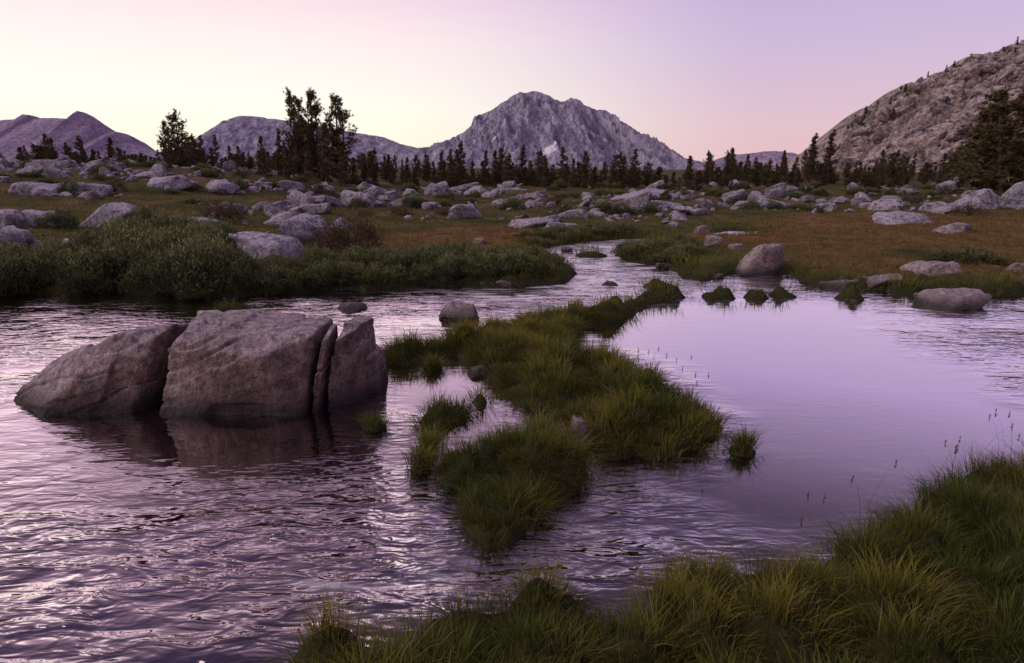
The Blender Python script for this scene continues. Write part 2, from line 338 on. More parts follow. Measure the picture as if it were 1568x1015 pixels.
def hull_block(name, pts, mat, parent, seed, k=70, amp=0.022):
    pts = np.array(pts, float); bm = bmesh.new()
    for q_ in pts: bm.verts.new(q_)
    bmesh.ops.convex_hull(bm, input=bm.verts); bm.normal_update()
    c = pts.mean(0); nr, dd = [], []
    for f in bm.faces:
        n = np.array(f.normal); dist = float(n @ (np.array(f.verts[0].co) - c))
        if dist < 0: n, dist = -n, -dist
        if any(np.dot(n, m_) > 0.998 for m_ in nr): continue
        nr.append(n); dd.append(max(dist, .02))
    bm.free(); dirs, F = ICO[6]
    sc = (pts.max(0) - pts.min(0)) / 2; dr = dirs * sc; dr /= np.linalg.norm(dr, axis=1)[:, None]
    v = dr * soft_poly(dr, np.array(nr), np.array(dd), k)[:, None] + c
    w = fbm(v[:, 0] * 1.6, v[:, 1] * 1.6, v[:, 2] * 1.6, 3, seed); fine = fbm(v[:, 0] * 8, v[:, 1] * 8, v[:, 2] * 8, 5, seed + 9, .6)
    fr_ = v[:, 2] * 1.0 - v[:, 0] * .35 + .12 * fbm(v[:, 0] * 2, v[:, 1] * 2, v[:, 2] * 2, 3, seed + 31)       # sloping bedding joints
    cell = fr_ / .27 + seed * .37; e_ = np.abs(cell - np.round(cell)); st = -0.032 * (1 - ss(e_, 0.0, 0.07)) * ss(vn(v[:, 0] * 1.6, v[:, 1] * 1.6, v[:, 2] * 1.6, seed + 5), -.2, .2) + .018 * vn(np.round(cell) * 7.7, v[:, 0] * .8, None, seed)
    chip = vn(v[:, 0] * 3.3, v[:, 1] * 3.3, v[:, 2] * 3.3, seed + 20); chip = -0.030 * ss(chip, .2, .26)
    v = v + dr * (amp * w + 0.016 * fine + st + chip)[:, None]
    return mesh_obj(name, v, F, mat, smooth=True, parent=parent)
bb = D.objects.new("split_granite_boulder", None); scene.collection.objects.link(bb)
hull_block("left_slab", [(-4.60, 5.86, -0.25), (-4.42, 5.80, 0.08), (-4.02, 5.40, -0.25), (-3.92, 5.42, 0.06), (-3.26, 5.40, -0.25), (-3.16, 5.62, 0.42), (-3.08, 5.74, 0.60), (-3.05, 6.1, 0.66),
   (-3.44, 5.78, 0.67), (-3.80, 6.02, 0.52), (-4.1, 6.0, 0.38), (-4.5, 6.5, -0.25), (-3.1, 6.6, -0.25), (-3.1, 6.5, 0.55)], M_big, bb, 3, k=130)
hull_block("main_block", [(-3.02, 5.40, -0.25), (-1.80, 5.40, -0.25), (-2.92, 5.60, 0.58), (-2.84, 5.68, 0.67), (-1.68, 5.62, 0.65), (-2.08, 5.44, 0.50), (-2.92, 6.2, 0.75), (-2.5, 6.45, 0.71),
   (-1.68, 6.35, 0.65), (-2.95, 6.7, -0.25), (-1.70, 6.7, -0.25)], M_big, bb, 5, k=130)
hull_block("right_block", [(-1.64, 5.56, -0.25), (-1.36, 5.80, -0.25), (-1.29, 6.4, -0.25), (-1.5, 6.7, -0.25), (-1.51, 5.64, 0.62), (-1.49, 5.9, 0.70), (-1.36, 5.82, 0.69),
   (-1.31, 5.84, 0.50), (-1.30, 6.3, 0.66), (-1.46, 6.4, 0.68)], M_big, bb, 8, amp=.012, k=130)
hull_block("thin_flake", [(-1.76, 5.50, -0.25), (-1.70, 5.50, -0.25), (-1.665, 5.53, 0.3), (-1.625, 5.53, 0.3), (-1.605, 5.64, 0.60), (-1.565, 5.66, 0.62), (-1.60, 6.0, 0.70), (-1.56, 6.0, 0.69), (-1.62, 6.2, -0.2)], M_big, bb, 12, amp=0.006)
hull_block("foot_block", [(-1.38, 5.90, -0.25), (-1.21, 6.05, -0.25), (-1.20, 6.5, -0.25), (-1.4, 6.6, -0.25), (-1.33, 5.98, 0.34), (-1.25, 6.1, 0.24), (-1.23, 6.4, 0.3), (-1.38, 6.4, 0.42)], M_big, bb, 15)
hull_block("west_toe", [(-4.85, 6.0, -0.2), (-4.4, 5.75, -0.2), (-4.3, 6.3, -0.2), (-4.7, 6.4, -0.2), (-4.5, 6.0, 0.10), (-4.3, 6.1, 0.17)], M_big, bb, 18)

def one_rock(name, px, py, wpx, hpx, mat, lv=5, dep=0.75, seed=0, land=True):
    if land: P0, t = ghit(px, py)
    else:
        g = G(px, py); P0 = np.array([g[0], g[1], 0]); t = g[1] / cT
    w = wpx / FP * t; h = hpx / FP * t * 1.05
    r = np.random.default_rng(seed + int(px)); v, f = rock_template(lv, int(px) % 97 + seed, k=45, m=12)
    hh = h * 0.72; v = v * np.array([w / 2, w / 2 * dep, hh]); a = r.uniform(-.5, .5); c, s = math.cos(a), math.sin(a)
    v[:, 2] += v[:, 0] * r.uniform(-.15, .15)
    v = v @ np.array([[c, s, 0], [-s, c, 0], [0, 0, 1]]); v[:, 2] += h - hh
    v = v + P0 + np.array([0, w / 2 * dep * 0.8, 0])
    v += 0.06 * w * fbm(v[:, 0] * 4 / w, v[:, 1] * 4 / w, v[:, 2] * 4 / w, 5, 5, .6)[:, None]
    mesh_obj(name, v, f, mat, smooth=True)
for a in [(700, 492, 68, 24), (535, 476, 42, 10), (1170, 422, 92, 42), (1335, 444, 140, 15), (1438, 436, 78, 30), (1482, 474, 114, 22), (1505, 418, 70, 20), (935, 438, 25, 6),
          (1018, 413, 26, 9), (555, 441, 52, 16), (1558, 430, 44, 24), (735, 578, 46, 14), (868, 386, 20, 7), (775, 441, 30, 10), (1100, 428, 18, 8), (245, 449, 30, 12)]:
    one_rock("river_boulder", *a, M_riv, land=False, seed=14)
one_rock("river_boulder", 888, 690, 34, 50, M_riv, land=False, seed=9)
for a in [(1095, 377, 32, 15), (1075, 358, 24, 12), (1470, 357, 62, 14), (735, 374, 22, 9), (1130, 383, 24, 9)]:
    one_rock("meadow_boulder", *a, M_riv, seed=5)
for a in [(455, 372, 80, 40), (400, 406, 112, 42), (150, 348, 112, 32), (20, 385, 70, 34), (105, 392, 60, 24), (545, 318, 52, 24), (725, 333, 22, 22), (1508, 320, 68, 28), (1568, 318, 50, 40),
          (1190, 320, 60, 12), (1395, 342, 100, 14), (1360, 322, 50, 14), (820, 350, 90, 12), (310, 352, 60, 16), (130, 300, 60, 18), (45, 300, 80, 20), (250, 288, 70, 18),
          (330, 296, 60, 18), (980, 305, 100, 10), (1070, 330, 60, 10), (860, 352, 60, 12), (420, 345, 70, 18), (60, 345, 70, 20), (5, 350, 70, 28), (660, 322, 30, 12), (630, 300, 26, 10), (490, 315, 44, 14),
          (930, 318, 36, 12), (1260, 325, 46, 12), (1440, 325, 50, 14)]:
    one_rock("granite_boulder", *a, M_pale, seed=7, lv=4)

# boulder field
def ring(n, y0, y1, u0, u1, pw=1.0):
    Yv = y0 * (y1 / y0) ** (rng.random(n) ** pw); return Yv * rng.uniform(u0, u1, n), Yv
X, Y = ring(16000, 17, 58, -1.1, 1.1, 0.85)
d = land_sd(X, Y); h = height(X, Y, d); u = X / Y
cl = fbm(X / 3.0, Y / 3.0, None, 3, 201)
dens = np.where(u < -0.28, 0.85, 0.30) * ss(cl, -0.02, 0.3) * (1 - 0.97 * meadow(X, Y)) * ss(Y, 18, 27)
dens = np.where((u > 0.2) & (Y < 30), dens * 0.4, dens)
keep = (d > 0.6) & (rng.random(len(X)) < dens)
X, Y, h = X[keep], Y[keep], h[keep]; n = len(X)
s = np.clip(rng.lognormal(-2.15, 0.70, n), 0.05, 0.48) * np.clip(Y / 32, 0.7, 1.2)
S = np.stack([s * rng.uniform(1.0, 2.2, n), s * rng.uniform(.7, 1.3, n), s * rng.uniform(.4, 1.0, n)], 1)
P = np.stack([X, Y, h + S[:, 2] * 0.4], 1)
big = s > 0.22
scatter_rocks("boulder_field", P[big], S[big], M_fld, 3, False)
scatter_rocks("scattered_stones", P[~big], S[~big], M_fld, 2, False)

# ---------------------------------------------------------------- mountains
def mountain_material(name, c0, c1, c2, sc, snow=False):
    m, nt, out = newmat(name); L = nt.links
    geo = nt.nodes.new('ShaderNodeNewGeometry'); pos = geo.outputs['Position']
    mp = nt.nodes.new('ShaderNodeMapping'); mp.inputs['Scale'].default_value = (1.6, 0.5, 0.35); mp.inputs['Rotation'].default_value = (0, 0.7, 0); L.new(pos, mp.inputs[0])
    n1 = noise_tex(nt, mp.outputs[0], 1 / sc, 7, 0.8, 0.1); n2 = noise_tex(nt, pos, 6 / sc, 4, 0.75)
    r = ramp(nt, [(0.37, c0), (0.5, c1), (0.60, c2)]); L.new(n1, r.inputs[0])
    r2 = ramp(nt, [(0.38, (0.62, 0.62, 0.65)), (0.6, (1.15, 1.15, 1.15))]); L.new(n2, r2.inputs[0])
    c = mixc(nt, 1.0, r.outputs[0], r2.outputs[0], 'MULTIPLY')
    if snow:
        a = nt.nodes.new('ShaderNodeAttribute'); a.attribute_name = "snow"; c = mixc(nt, a.outputs['Fac'], c, (0.92, 0.92, 0.95))
    p = nt.nodes.new('ShaderNodeBsdfPrincipled'); p.inputs['Roughness'].default_value = 1; p.inputs['Specular IOR Level'].default_value = 0
    L.new(c, p.inputs['Base Color']); b = nt.nodes.new('ShaderNodeBump'); b.inputs['Distance'].default_value = sc * 0.36; b.inputs['Strength'].default_value = 0.95
    L.new(n1, b.inputs['Height']); L.new(b.outputs[0], p.inputs['Normal']); L.new(p.outputs[0], out.inputs[0]); return m
def mountain(name, prof, Yr, front, back, amp, rib, mat, nx=520, ny=170, fan=0.5, px_c=None, seed=0, snow=None, crest=0.002):
    W = np.array([WY(a, b_, Yr) for a, b_ in prof]); x0, x1 = W[0, 0], W[-1, 0]
    xs = np.linspace(x0, x1, nx); sv = np.concatenate([np.linspace(0, 1, ny), 1 + np.linspace(0.03, 1, ny // 3)])
    Sg, Xg = np.meshgrid(sv, xs, indexing='ij'); S = Sg.ravel(); X = Xg.ravel()
    Y = np.where(S <= 1, Yr - front * (1 - S), Yr + back * (S - 1)); xc = WY(px_c, 200, Yr)[0] if px_c else (x0 + x1) / 2
    f = np.minimum(S, 1); Xp = xc + (X - xc) / (1 + fan * (1 - f))
    Xp2 = X + 0.12 * front * (1 - f) * fbm(X / front * 2, Y / front * 2, None, 3, seed + 40)
    zr = np.interp(Xp2, W[:, 0], W[:, 2])
    shape = np.where(S <= 1, 0.12 * f + 0.88 * f ** 1.1, 1 - ss(S, 1, 2))
    mid = np.clip(f * (1 - f) * 4, 0, 1) ** 0.7
    nz = ridged(Xp / rib + 0.4 * fbm(X / rib, Y / rib, None, 3, seed), f * 1.2 + X / rib * 0.35, 6, seed) * amp * (0.05 + mid)
    nz += 0.25 * amp * fbm(X / rib * 4, Y / rib * 4, None, 5, seed + 7, .6) * (0.15 + mid)
    nz += fbm(X / rib * 3.2, Y / rib, None, 4, seed + 3, .6) * crest * Yr * (f > .9)
    Z = zr * shape + nz * np.clip(zr / (W[:, 2].max() * .5), 0.1, 1)
    at = {}
    if snow is not None: at["snow"] = snow(X, Y, Z)
    return mesh_obj(name, np.stack([X, Y, Z], 1), gridF(len(sv), nx), mat, smooth=True, attrs=at)
M_peak = mountain_material("hazed_peak_granite", (0.20, 0.18, 0.25), (0.37, 0.34, 0.42), (0.55, 0.51, 0.60), 42, True)  # granite lifted towards lavender, aerial haze mixed into its colours
M_far = mountain_material("hazed_far_rock", (0.32, 0.26, 0.36), (0.42, 0.34, 0.45), (0.5, 0.42, 0.52), 160)  # paler purple rock: distance haze is baked into the base colours
def snowf(X, Y, Z):
    r = np.zeros(len(X))
    for (c_, wx, wz, sk) in ((WY(836, 232, 2200), 24, 28, 0.9), (WY(905, 205, 2350), 5, 20, -.8), (WY(925, 215, 2330), 4, 14, -.8), (WY(760, 215, 2330), 4, 12, .8), (WY(945, 235, 2250), 5, 14, -.6)):
        dx = (X - c_[0]) - sk * (Z - c_[2]); dz = Z - c_[2]; r = np.maximum(r, ss(-(np.abs(dx) / wx + np.abs(dz) / wz) + 0.4 * vn(X / 8, Z / 8), -1.0, -0.8))
    return r
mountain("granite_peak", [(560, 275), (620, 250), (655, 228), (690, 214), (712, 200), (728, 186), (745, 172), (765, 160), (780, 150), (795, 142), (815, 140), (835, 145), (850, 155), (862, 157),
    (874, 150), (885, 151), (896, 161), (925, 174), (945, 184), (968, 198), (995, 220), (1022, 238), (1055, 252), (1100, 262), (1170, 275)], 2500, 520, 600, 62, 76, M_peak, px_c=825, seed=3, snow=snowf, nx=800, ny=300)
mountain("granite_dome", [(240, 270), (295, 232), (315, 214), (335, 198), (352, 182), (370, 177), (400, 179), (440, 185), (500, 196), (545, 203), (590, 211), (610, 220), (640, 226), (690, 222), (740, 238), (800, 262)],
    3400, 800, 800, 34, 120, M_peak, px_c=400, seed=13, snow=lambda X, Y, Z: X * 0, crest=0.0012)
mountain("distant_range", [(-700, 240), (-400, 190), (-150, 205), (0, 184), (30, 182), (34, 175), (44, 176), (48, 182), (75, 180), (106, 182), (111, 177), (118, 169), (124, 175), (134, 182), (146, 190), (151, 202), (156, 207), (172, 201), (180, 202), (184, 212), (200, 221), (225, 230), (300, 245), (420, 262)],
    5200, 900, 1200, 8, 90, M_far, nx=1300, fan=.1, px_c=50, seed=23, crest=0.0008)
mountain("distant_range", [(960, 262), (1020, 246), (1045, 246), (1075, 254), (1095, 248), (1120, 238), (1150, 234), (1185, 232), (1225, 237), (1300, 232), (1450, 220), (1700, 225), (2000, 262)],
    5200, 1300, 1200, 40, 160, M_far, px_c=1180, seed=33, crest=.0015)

# right talus hill
prof = [(1195, 275), (1225, 264), (1262, 240), (1278, 212), (1310, 188), (1355, 164), (1372, 148), (1400, 131), (1440, 110), (1490, 96), (1540, 76), (1568, 63), (1650, 34), (1800, -5), (2100, -70), (2600, -110)]
Yr = 300.; W = np.array([WY(a, b_, Yr) for a, b_ in prof]); nx, ny = 620, 240
xs = np.linspace(W[0, 0], W[-1, 0], nx); sv = np.concatenate([np.linspace(0, 1, ny), 1 + np.linspace(.04, 1, 40)])
def hill_z(X, S):
    f = np.minimum(S, 1); Xs = X + 25 * (1 - f) * 0.5
    zr = np.interp(Xs, W[:, 0], W[:, 2]); Yh = Yr - 130 * (1 - f)
    sh = np.where(S <= 1, f ** 1.05, 1 - ss(S, 1, 2)); amp = np.clip(zr / 18, 0.05, 1.5)
    blk = vn(X / 5, Yh / 5, None, 71); blk = np.round(blk * 3) / 3; nr_ = 1 - .6 * ss(f, .88, 1)
    Z = zr * sh + amp * (2.4 * fbm(X / 22, Yh / 22, None, 4, 70) + nr_ * 2.1 * blk + nr_ * 1.9 * ridged(X / 6, Yh / 6, 3, 75) + 0.7 * fbm(X / 1.6, Yh / 1.6, None, 2, 78)) * (0.35 + 0.65 * ss(f, 0, .3))
    return Z
Sg, Xg = np.meshgrid(sv, xs, indexing='ij'); S = Sg.ravel(); X = Xg.ravel(); Y = np.where(S <= 1, Yr - 130 * (1 - S), Yr + 100 * (S - 1)); Z = hill_z(X, S)
mesh_obj("talus_hillside", np.stack([X, Y, Z], 1), gridF(len(sv), nx), M_hill, smooth=False)
n = 8500; X = rng.uniform(W[1, 0], W[-4, 0], n); S_ = rng.random(n) ** 0.8; k = fbm(X / 16, S_ * 8, None, 3, 88) > -.12; X, S_ = X[k], S_[k]; n = len(X); Z = hill_z(X, S_)
s = np.clip(rng.lognormal(-0.25, 0.65, n), .3, 3.6) * (1 - .4 * ss(S_, .85, 1)); S3 = np.stack([s * rng.uniform(.7, 1.5, n), s, s * rng.uniform(.5, 1.0, n)], 1)
scatter_rocks("talus_boulders", np.stack([X, Yr - 130 * (1 - S_), Z + .25 * s], 1), S3, M_hill, 2, False, 0.4)

# ---------------------------------------------------------------- plants
def tris_from(c, dirv, ln, wd, col):
    n = len(c); r = rng.normal(size=(n, 3)); sd = np.cross(dirv, r); sd /= np.linalg.norm(sd, axis=1)[:, None] + 1e-9
    V = np.empty((n, 3, 3)); V[:, 0] = c - sd * wd[:, None] / 2; V[:, 1] = c + sd * wd[:, None] / 2; V[:, 2] = c + dirv * ln[:, None]
    return V.reshape(-1, 3), np.arange(3 * n).reshape(-1, 3), np.repeat(col, 3, 0)
def tube(pts, rad, sides=6):
    pts = np.array(pts, float); n = len(pts); a = np.linspace(0, 2 * math.pi, sides, endpoint=False)
    T = np.gradient(pts, axis=0); T /= np.linalg.norm(T, axis=1)[:, None] + 1e-9
    ref = np.array([0.3, 0.9, 0.1]); A_ = np.cross(T, ref); A_ /= np.linalg.norm(A_, axis=1)[:, None] + 1e-9; B_ = np.cross(T, A_)
    V = pts[:, None] + np.array(rad)[:, None, None] * (A_[:, None] * np.cos(a)[None, :, None] + B_[:, None] * np.sin(a)[None, :, None])
    F = []
    for i in range(n - 1):
        for j in range(sides):
            k = (j + 1) % sides; a0, a1, b0, b1 = i * sides + j, i * sides + k, (i + 1) * sides + j, (i + 1) * sides + k
            F += [(a0, a1, b1), (a0, b1, b0)]
    return V.reshape(-1, 3), np.array(F)
class Acc:
    def __init__(s): s.V, s.F, s.C, s.o = [], [], [], 0
    def add(s, V, F, C):
        C = np.asarray(C, float)
        if C.ndim == 1: C = np.tile(C, (len(V), 1))
        s.V.append(V); s.F.append(F + s.o); s.C.append(C); s.o += len(V)
    def get(s): return np.vstack(s.V), np.vstack(s.F), np.vstack(s.C)
BARK = np.array([0.11, 0.07, 0.055])
def pine(H, R, nb, kind, cl=9, nd=12):
    A = Acc(); stems = [(0, 0, 1.0)] if kind != 'bushy' else [(0, 0, 1.0), (0.55, 0.1, .9), (-0.5, -0.2, .84)]
    for (ox, oy, hs) in stems:
        h = H * hs; t = np.linspace(0, 1, 9); wob = rng.normal(0, .035 * H * .3, (9, 2)).cumsum(0) * .5
        tp = np.stack([ox * t ** .6 * R * .7 + wob[:, 0] * t, oy * t ** .6 * R + wob[:, 1] * t, t * h], 1)
        V, F = tube(tp, 0.02 * h * (1 - t) ** .8 + .015, 7); A.add(V, F, BARK)
        for b_ in range(nb):
            q = rng.uniform(0.06 if kind != 'sparse' else .2, 0.99); base = np.array([np.interp(q, t, tp[:, i]) for i in range(3)])
            prof_ = {'bushy': (0.45 + 0.55 * math.sin(min(1, (q + .15)) * math.pi * .8)) * (1 - q ** 5 * .55), 'cone': (1 - q) ** .75 + .06, 'sparse': (1 - q) ** .6 * .9 + .12}[kind]
            ln = R * prof_ * rng.uniform(.45, 1.1); a = rng.uniform(0, 6.283); up = rng.uniform(.1, .75) + (q > .8) * .8
            dv = np.array([math.cos(a), math.sin(a), up]); dv /= np.linalg.norm(dv)
            s_ = np.linspace(0, 1, 4); bp = base + dv * ln * s_[:, None] + np.array([0, 0, 1]) * (s_ ** 2)[:, None] * ln * .25
            V, F = tube(bp, .010 * h * .4 * (1 - s_ * .8) + .006, 4); A.add(V, F, BARK)
            k = cl; ts = rng.uniform(.3, 1.05, k); cc = base + dv * ln * ts[:, None] + np.array([0, 0, 1]) * (ts ** 2)[:, None] * ln * .25 + rng.normal(0, .09 * ln + .04, (k, 3))
            c = np.repeat(cc, nd, 0); dd = rng.normal(size=(len(c), 3)) + dv * .9 + np.array([0, 0, .7]); dd /= np.linalg.norm(dd, axis=1)[:, None]
            br = np.repeat(rng.uniform(.5, 1.5, k) * (0.6 + .6 * ts), nd); g = np.array([0.065, 0.07, 0.034]); y = np.array([.20, .13, .065]); m_ = np.repeat(rng.random(k) ** 1.7, nd)[:, None]
            col = (g * (1 - m_) + y * m_) * br[:, None]
            V, F, C = tris_from(c, dd, rng.uniform(.16, .34, len(c)) * (H / 7) ** .5, rng.uniform(.04, .07, len(c)) * (H / 7) ** .5, col); A.add(V, F, C)
    return A.get()
pines = []
for i, (H, R, nb, kd) in enumerate([(8, 1.55, 52, 'bushy'), (8, 1.5, 48, 'bushy'), (8, 1.3, 90, 'cone'), (8, 1.5, 90, 'cone'), (8, 1.05, 80, 'cone'), (8, 1.4, 55, 'sparse')]):
    V, F, C = pine(H, R, nb, kd); pines.append(mesh_obj("pine_mesh", V, F, M_pine, C, link=False))
def hz(X, Y): return float(height(np.array([X]), np.array([Y]))[0])
def put_tree(name, px, top, Y, var, wide=1.0, parent=None):
    P = WY(px, top, Y); g = hz(P[0], Y); H = max(P[2] - g, 1.0); ob = D.objects.new(name, pines[var]); scene.collection.objects.link(ob)
    s = H / 8; ob.location = (P[0], Y, g - .08); ob.scale = (s * wide, s * wide, s); ob.rotation_euler = (0, 0, rng.uniform(0, 6.28))
    if parent: ob.parent = parent
for a in [(268, 172, 62, 0, 1.2), (250, 188, 64, 1, .9), (448, 142, 50, 0, .95), (474, 144, 52, 1, 1.0), (513, 152, 49, 1, 1.2), (495, 188, 47, 3, 1.1), (425, 196, 50, 4, 1.1), (398, 208, 48, 3, 1.2), (440, 225, 46, 3, 1.5), (470, 232, 45, 3, 1.6), (525, 225, 46, 3, 1.4), (410, 245, 44, 3, 1.6), (350, 222, 62, 3, 1.3),
          (540, 240, 50, 3, 1.3), (570, 228, 60, 0, 1.5), (590, 238, 62, 3, 1.3), (622, 240, 66, 3, 1.2), (705, 216, 62, 4, 1.5), (675, 230, 64, 4, 1.5), (690, 240, 60, 3, 1.3), (800, 222, 64, 4, 1.5), (780, 234, 60, 4, 1.5), (862, 226, 60, 5, 1.3), (878, 242, 62, 3, 1.2), (992, 248, 64, 0, 1.7), (740, 246, 66, 3, 1.4), (940, 252, 66, 3, 1.4),
          (1247, 204, 62, 4, 1.4), (1274, 199, 62, 4, 1.35), (1165, 248, 66, 3, 1.2), (1190, 250, 64, 3, 1.3), (1215, 250, 60, 3, 1.3), (1300, 250, 58, 3, 1.3), (1325, 254, 56, 3, 1.3), (1526, 146, 43, 1, 1.6), (1562, 148, 41, 0, 1.7), (1500, 188, 47, 3, 1.5), (1515, 225, 45, 3, 1.6), (1545, 200, 42, 3, 1.8), (1580, 185, 41, 3, 1.6), (1447, 234, 56, 3, 1.3), (1390, 241, 60, 3, 1.3), (1420, 248, 58, 3, 1.2), (1365, 250, 58, 3, 1.3),
          (120, 208, 66, 5, 1.6), (100, 218, 62, 5, 1.5), (30, 224, 60, 3, 1.3), (60, 234, 52, 3, 1.4), (150, 230, 62, 3, 1.5), (190, 230, 60, 3, 1.5), (1085, 240, 80, 5, .9), (1345, 285, 44, 3, 1.6), (1620, 140, 42, 1, 1.1)]:
    put_tree("pine_tree", *a)
tl = D.objects.new("distant_tree_line", None); scene.collection.objects.link(tl)
for i in range(780):
    Y = rng.uniform(50, 95); X_ = Y * rng.uniform(-1.0, 1.05); g = hz(X_, Y); cn = fbm(np.array([X_ / 9]), np.array([Y / 9]), None, 2, 400)[0]
    H = min(max(rng.lognormal(math.log(1.45), .38) * (1 + .7 * cn), .8), 3.4) * (Y / 70) ** .8
    if cn < -.42: continue
    v_ = int(rng.choice([0, 0, 1, 2, 3, 3, 4, 5])); ob = D.objects.new("tree", pines[v_]); scene.collection.objects.link(ob); s = H / 8; w_ = rng.uniform(1.4, 2.8) if H < 2.2 else rng.uniform(1.0, 1.5)
    ob.location = (X_, Y, g - .08); ob.scale = (s * w_, s * w_, s); ob.rotation_euler = (0, 0, rng.uniform(0, 6.28)); ob.parent = tl
rt = D.objects.new("ridge_trees", None); scene.collection.objects.link(rt)
for i in range(70):
    X_ = rng.uniform(W[3, 0], W[11, 0] + 25); f = 1 - abs(rng.normal(0, .06)) if i < 40 else rng.random() ** 2 * .6
    f = min(max(f, 0.02), 1); z = float(hill_z(np.array([X_]), np.array([f]))[0]); ob = D.objects.new("tree", pines[int(rng.integers(6))]); scene.collection.objects.link(ob)
    s = rng.uniform(.2, .48); ob.location = (X_, Yr - 130 * (1 - f), z - .1); ob.scale = (s * 1.5, s * 1.5, s); ob.parent = rt

def shrub(R, Hh, nl, base, tip, leaf=0.05):
    A = Acc()
    for i in range(20):
        a = rng.uniform(0, 6.28); rr_ = R * rng.uniform(.2, .85); e = np.array([math.cos(a) * rr_, math.sin(a) * rr_, Hh * math.sqrt(max(.1, 1 - (rr_ / R) ** 2)) * .9])
        s_ = np.linspace(0, 1, 4)[:, None]; bp = e * np.concatenate([s_ ** .9, s_ ** .9, s_ ** .7], 1); V, F = tube(bp, [.012, .009, .006, .003], 4); A.add(V, F, (.05, .035, .025))
    ncl = 90; a = rng.uniform(0, 6.28, ncl); q = np.sqrt(rng.random(ncl)) * R; lump = 1 + .25 * np.sin(a * 3 + rng.uniform(0, 6)) ; hh_ = Hh * np.sqrt(np.clip(1 - (q / R) ** 2, .05, 1)) * rng.uniform(.45, 1.2, ncl)
    cc = np.stack([np.cos(a) * q * lump, np.sin(a) * q * lump, hh_], 1); k = nl // ncl; c = np.repeat(cc, k, 0) + rng.normal(0, .065, (ncl * k, 3)) * np.array([1, 1, 1.1]) * (R / .6)
    c[:, 2] = np.abs(c[:, 2]); out_ = c / (np.linalg.norm(c, axis=1)[:, None] + 1e-6); dd = rng.normal(size=c.shape) * .6 + out_ * .6 + np.array([0, 0, .9]); dd /= np.linalg.norm(dd, axis=1)[:, None]
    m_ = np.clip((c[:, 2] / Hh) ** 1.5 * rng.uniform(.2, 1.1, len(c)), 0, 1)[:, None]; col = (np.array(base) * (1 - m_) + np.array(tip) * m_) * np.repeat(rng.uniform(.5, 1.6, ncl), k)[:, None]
    V, F, C = tris_from(c, dd, rng.uniform(.7, 1.5, len(c)) * leaf, rng.uniform(.3, .5, len(c)) * leaf, col); A.add(V, F, C); return A.get()
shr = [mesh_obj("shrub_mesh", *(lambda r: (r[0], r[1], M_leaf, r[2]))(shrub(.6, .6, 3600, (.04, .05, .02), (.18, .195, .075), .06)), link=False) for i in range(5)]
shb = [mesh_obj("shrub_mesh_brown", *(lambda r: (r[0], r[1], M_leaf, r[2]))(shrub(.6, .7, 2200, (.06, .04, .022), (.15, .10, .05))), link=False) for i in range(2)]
def in_poly_samples(P, n):
    lo, hi = P.min(0), P.max(0); p = rng.uniform(lo, hi, (n * 8, 2)); k = psd(p[:, 0], p[:, 1], P) > 0; return p[k][:n]
def thicket(name, P, n, hs, meshes, hv=.25):
    e = D.objects.new(name, None); scene.collection.objects.link(e); p = in_poly_samples(P, n); dd = land_sd(p[:, 0], p[:, 1]); hh_ = height(p[:, 0], p[:, 1], dd)
    for (x, y), d_, h_ in zip(p, dd, hh_):
        if d_ < 0.0: continue
        s = hs(x, y) * rng.uniform(1 - hv, 1 + hv) / .6; ob = D.objects.new("shrub", meshes[int(rng.integers(len(meshes)))]); scene.collection.objects.link(ob); ob.parent = e
        w = max(s, .6) * rng.uniform(.85, 1.3); ob.location = (x, y, h_ - .05); ob.scale = (w, w, s); ob.rotation_euler = (0, 0, rng.uniform(0, 6.28))
thicket("willow_thicket", PL([(150, 450), (150, 405), (230, 385), (330, 395), (345, 430), (335, 455), (250, 448)]), 60, lambda x, y: .48, shr, .4)
thicket("willow_thicket", PL([(-500, 455), (-500, 405), (-100, 415), (60, 418), (160, 414), (160, 450), (130, 452), (0, 455)]), 105, lambda x, y: .36, shr, .4)
thicket("willow_thicket", PL([(260, 450), (340, 430), (480, 426), (600, 418), (720, 414), (830, 412), (866, 430), (800, 438), (640, 438), (480, 443), (420, 449), (330, 455)]), 110, lambda x, y: .27, shr, .35)
thicket("willow_thicket", PL([(950, 398), (970, 385), (1050, 383), (1060, 395), (1040, 410)]), 24, lambda x, y: .22, shr)
thicket("willow_thicket", PL([(850, 372), (800, 382), (780, 380), (800, 368), (900, 360), (960, 362)]), 20, lambda x, y: .22, shr)
thicket("alpine_shrubs", np.array([(-50, 26), (55, 28), (62, 56), (-60, 56)]), 320, lambda x, y: .38, shr + shb, .5)
for px, py, s in [(540, 392, 1.2), (505, 385, .8), (330, 345, 1.0), (350, 340, .9), (480, 300, 1.2), (1470, 402, .9), (1500, 404, .8), (1440, 400, .6), (90, 350, .8), (220, 350, .9), (180, 372, .8)]:
    P0, t = ghit(px, py); ob = D.objects.new("alpine_bush", shb[int(rng.integers(2))] if 300 < px < 1000 else shr[0]); scene.collection.objects.link(ob); ob.location = P0 - np.array([0, 0, .05]); ob.scale = (s, s, s * (1.1 if px < 1000 else .6))

